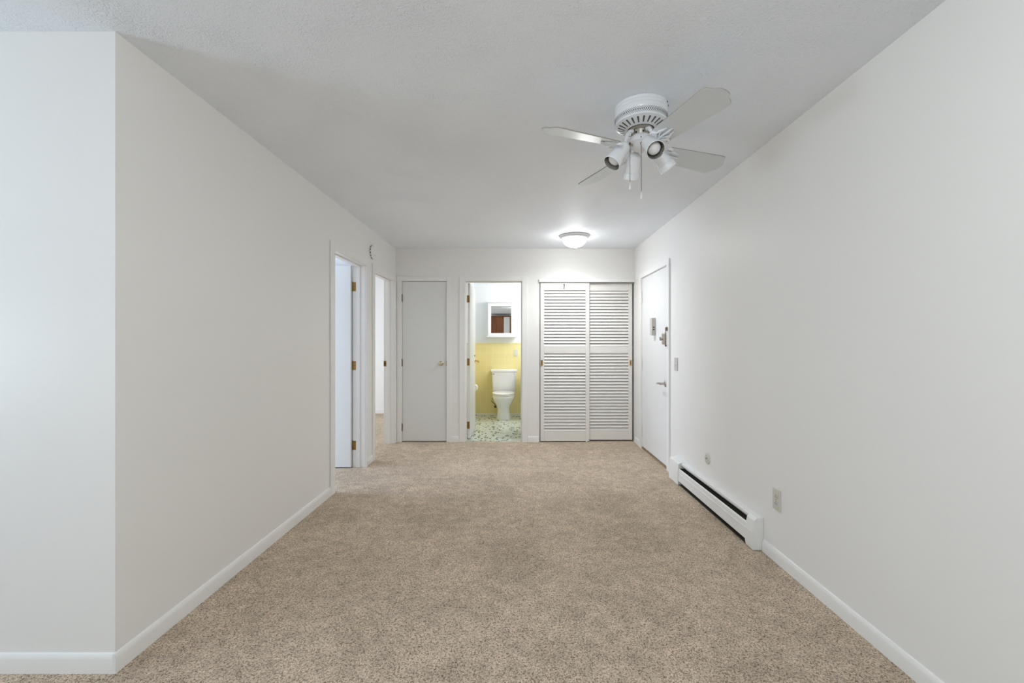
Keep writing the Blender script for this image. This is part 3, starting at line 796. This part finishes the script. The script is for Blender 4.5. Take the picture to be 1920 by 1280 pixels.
b = MB(); b.loft([egg(-0.415, 0.176, 0.280, 0.195, 0.417), egg(-0.415, 0.181, 0.285, 0.195, 0.421), egg(-0.415, 0.181, 0.285, 0.195, 0.430), egg(-0.41, 0.168, 0.265, 0.19, 0.438), egg(-0.40, 0.12, 0.20, 0.17, 0.442)]); b.build('lid', 'seat', toil, smooth=50)
def rr3(w, d, z, r=0.03, cy=-0.10): return [(x, cy+yy, z) for x, yy in rrect(w, d, r)]
b = MB(); b.loft([rr3(0.365, 0.150, 0.385), rr3(0.380, 0.165, 0.400), rr3(0.405, 0.180, 0.60), rr3(0.418, 0.188, 0.745)]); b.build('tank', 'porcelain', toil, smooth=50)
b = MB(); b.loft([rr3(0.430, 0.198, 0.746), rr3(0.440, 0.206, 0.752), rr3(0.440, 0.206, 0.775), rr3(0.432, 0.200, 0.786), rr3(0.405, 0.176, 0.790)]); b.build('tank_lid', 'porcelain', toil, smooth=50)
b = MB(); b.lathe([(0.012, 0), (0.012, 0.012), (0, 0.014)], 14, tr(-0.170, -0.193, 0.715) @ rotm(R(90), 'X')); b.tube([(-0.170, -0.205, 0.715), (-0.200, -0.207, 0.712), (-0.225, -0.207, 0.705)], 0.005, 8)
b.build('flush_lever', 'nickel', toil, smooth=50)
b = MB(); b.tube([(-0.15, -0.03, 0.15), (-0.15, -0.075, 0.15)], 0.010, 10); b.lathe([(0.020, 0), (0.022, 0.006), (0.020, 0.014)], 14, tr(-0.15, -0.075, 0.15) @ rotm(R(90), 'X'))
b.tube([(-0.15, -0.06, 0.15), (-0.155, -0.06, 0.19), (-0.19, -0.06, 0.215), (-0.215, -0.06, 0.24), (-0.205, -0.06, 0.285), (-0.17, -0.07, 0.33), (-0.15, -0.08, 0.39)], 0.006, 8)
b.build('supply_hose', 'rubber', toil, smooth=50)

cabn = thing('medicine_cabinet', 'white mirrored medicine cabinet on the wall above the toilet', 'medicine cabinet', (-0.2715, BY, 1.65))
cw2, zb2, zt2, dp = 0.228, -0.285, 0.285, 0.115
b = MB(); b.box(-cw2, cw2, -dp, 0, zb2, zt2); b.box(-cw2-0.012, cw2+0.012, -dp-0.028, 0, zt2, zt2+0.012); b.box(-cw2-0.026, cw2+0.026, -dp-0.040, 0, zt2+0.012, zt2+0.026); b.box(-cw2-0.02, cw2+0.02, -dp-0.035, 0, zb2-0.016, zb2)
b.build('body', 'cab', cabn, bevel=.003)
b = MB(); fw = 0.050; yd0, yd1 = -dp-0.018, -dp-0.001; u0, u1, w0, w1 = -cw2+0.006, cw2-0.006, zb2+0.006, zt2-0.006
b.box(u0, u0+fw, yd0, yd1, w0, w1); b.box(u1-fw, u1, yd0, yd1, w0, w1); b.box(u0+fw, u1-fw, yd0, yd1, w0, w0+fw); b.box(u0+fw, u1-fw, yd0, yd1, w1-fw, w1)
dr = b.build('door', 'cab', cabn, bevel=.002)
MB().box(u0+fw, u1-fw, yd0+0.008, yd0+0.010, w0+fw, w1-fw).build('mirror', 'mirror', dr)
b = MB(); b.lathe([(0.005, 0), (0.005, 0.008), (0.009, 0.014), (0.006, 0.020), (0, 0.021)], 16, tr(u1-0.020, yd0, 0.0) @ rotm(R(90), 'X')); b.build('cabinet_knob', 'nickel', dr, smooth=50)
# switch plate on tile
r = thing('bath_switch_plate', 'pale wall plate on the yellow tiles right of the toilet tank', 'wall plate', (-0.022, BY-0.008, 1.085))
m = rotm(R(90), 'X')
b = MB(); b.prism(rrect(0.072, 0.116, 0.004), 0, 0.006, m); b.build('cover_plate', 'plate', r, bevel=.0015)
b = MB(); b.box(-0.016, 0.016, -0.033, 0.033, 0.006, 0.009, m); b.build('rocker', 'plate', r, bevel=.001)
# toilet roll
r = thing('toilet_paper_roll', 'white toilet paper roll on a holder beyond the bathroom door edge', 'toilet paper', (BL+0.008, 6.95, 0.55))
b = MB(); b.lathe([(0.020, -0.05), (0.052, -0.05), (0.052, 0.05), (0.020, 0.05), (0.020, -0.05)], 32, tr(0.062, 0, 0) @ rotm(R(90), 'X'), cap=False); b.build('paper_roll', 'paper', r, smooth=40)
b = MB()
b.box(0, 0.075, -0.066, -0.056, -0.02, 0.02); b.box(0, 0.075, 0.056, 0.066, -0.02, 0.02); b.box(0, 0.006, -0.066, 0.066, -0.03, 0.03); b.tube([(0.062, -0.056, 0), (0.062, 0.056, 0)], 0.009, 12)
b.build('roll_holder', 'porcelain', r, bevel=.003)
# washbasin and its wall lamp
r = thing('washbasin', 'white washbasin of which only a corner shows right of the toilet', 'washbasin', (BR-0.008, 7.22, 0))
b = MB()
def rb(x0, x1, y0, y1, z, rr): return [((x0+x1)/2+x, (y0+y1)/2+yy, z) for x, yy in rrect(x1-x0, y1-y0, rr)]
b.loft([rb(-0.60, 0, -0.20, 0.20, 0.62, .1), rb(-0.72, 0, -0.23, 0.23, 0.70, .1), rb(-0.80, 0, -0.25, 0.25, 0.795, .1), rb(-0.828, 0, -0.26, 0.26, 0.80, .1), rb(-0.830, 0, -0.26, 0.26, 0.835, .1), rb(-0.79, -0.08, -0.22, 0.22, 0.835, .1), rb(-0.70, -0.16, -0.16, 0.16, 0.72, .1)], cap=True)
b.build('basin', 'porcelain', r, smooth=45)
b = MB(); b.tube([(-0.06, 0, 0.83), (-0.06, 0, 0.93), (-0.10, 0, 0.96), (-0.17, 0, 0.94)], 0.012, 12); b.build('faucet', 'nickel', r, smooth=60)
b = MB(); b.loft([rb(-0.36, -0.18, -0.09, 0.09, ZT, .06), rb(-0.33, -0.20, -0.07, 0.07, 0.3, .06), rb(-0.38, -0.18, -0.10, 0.10, 0.63, .06)]); b.build('pedestal', 'porcelain', r, smooth=45)
r = thing('vanity_light', 'lit bathroom wall lamp above the washbasin', 'wall lamp', (BR, 6.85, 2.05))
MB().box(-0.03, 0, -0.30, 0.30, -0.05, 0.05).build('base', 'nickel', r, bevel=.004)
for k in (-1, 0, 1):
    b = MB(); b.sphere((-0.085, k*0.2, 0), 0.055, 24, 14); b.build('globe', 'lit_bath', r, smooth=60)

# ================================================================== SEEN ONLY IN THE CABINET MIRROR
r = thing('wardrobe', 'tall brown wooden wardrobe reflected in the medicine cabinet mirror', 'wardrobe', (-0.70, -3.2, FL))
MB().box(-0.46, 0.46, -0.26, 0.20, 0.06, 2.30).build('carcass', 'wood', r, bevel=.004)
for x0, x1, mm in ((-0.455, 0.10, 'wood'), (0.105, 0.155, 'wood'), (0.160, 0.40, 'wall'), (0.405, 0.455, 'wood')):
    dd = MB().box(x0, x1, 0.202, 0.222, 0.07, 2.29).build('door', mm, r, bevel=.004)
MB().box(-0.48, 0.48, -0.27, 0.24, 2.30, 2.335).build('top', 'wood', r, bevel=.006)
MB().box(-0.44, 0.44, -0.24, 0.18, 0, 0.06).build('plinth', 'wood', r)
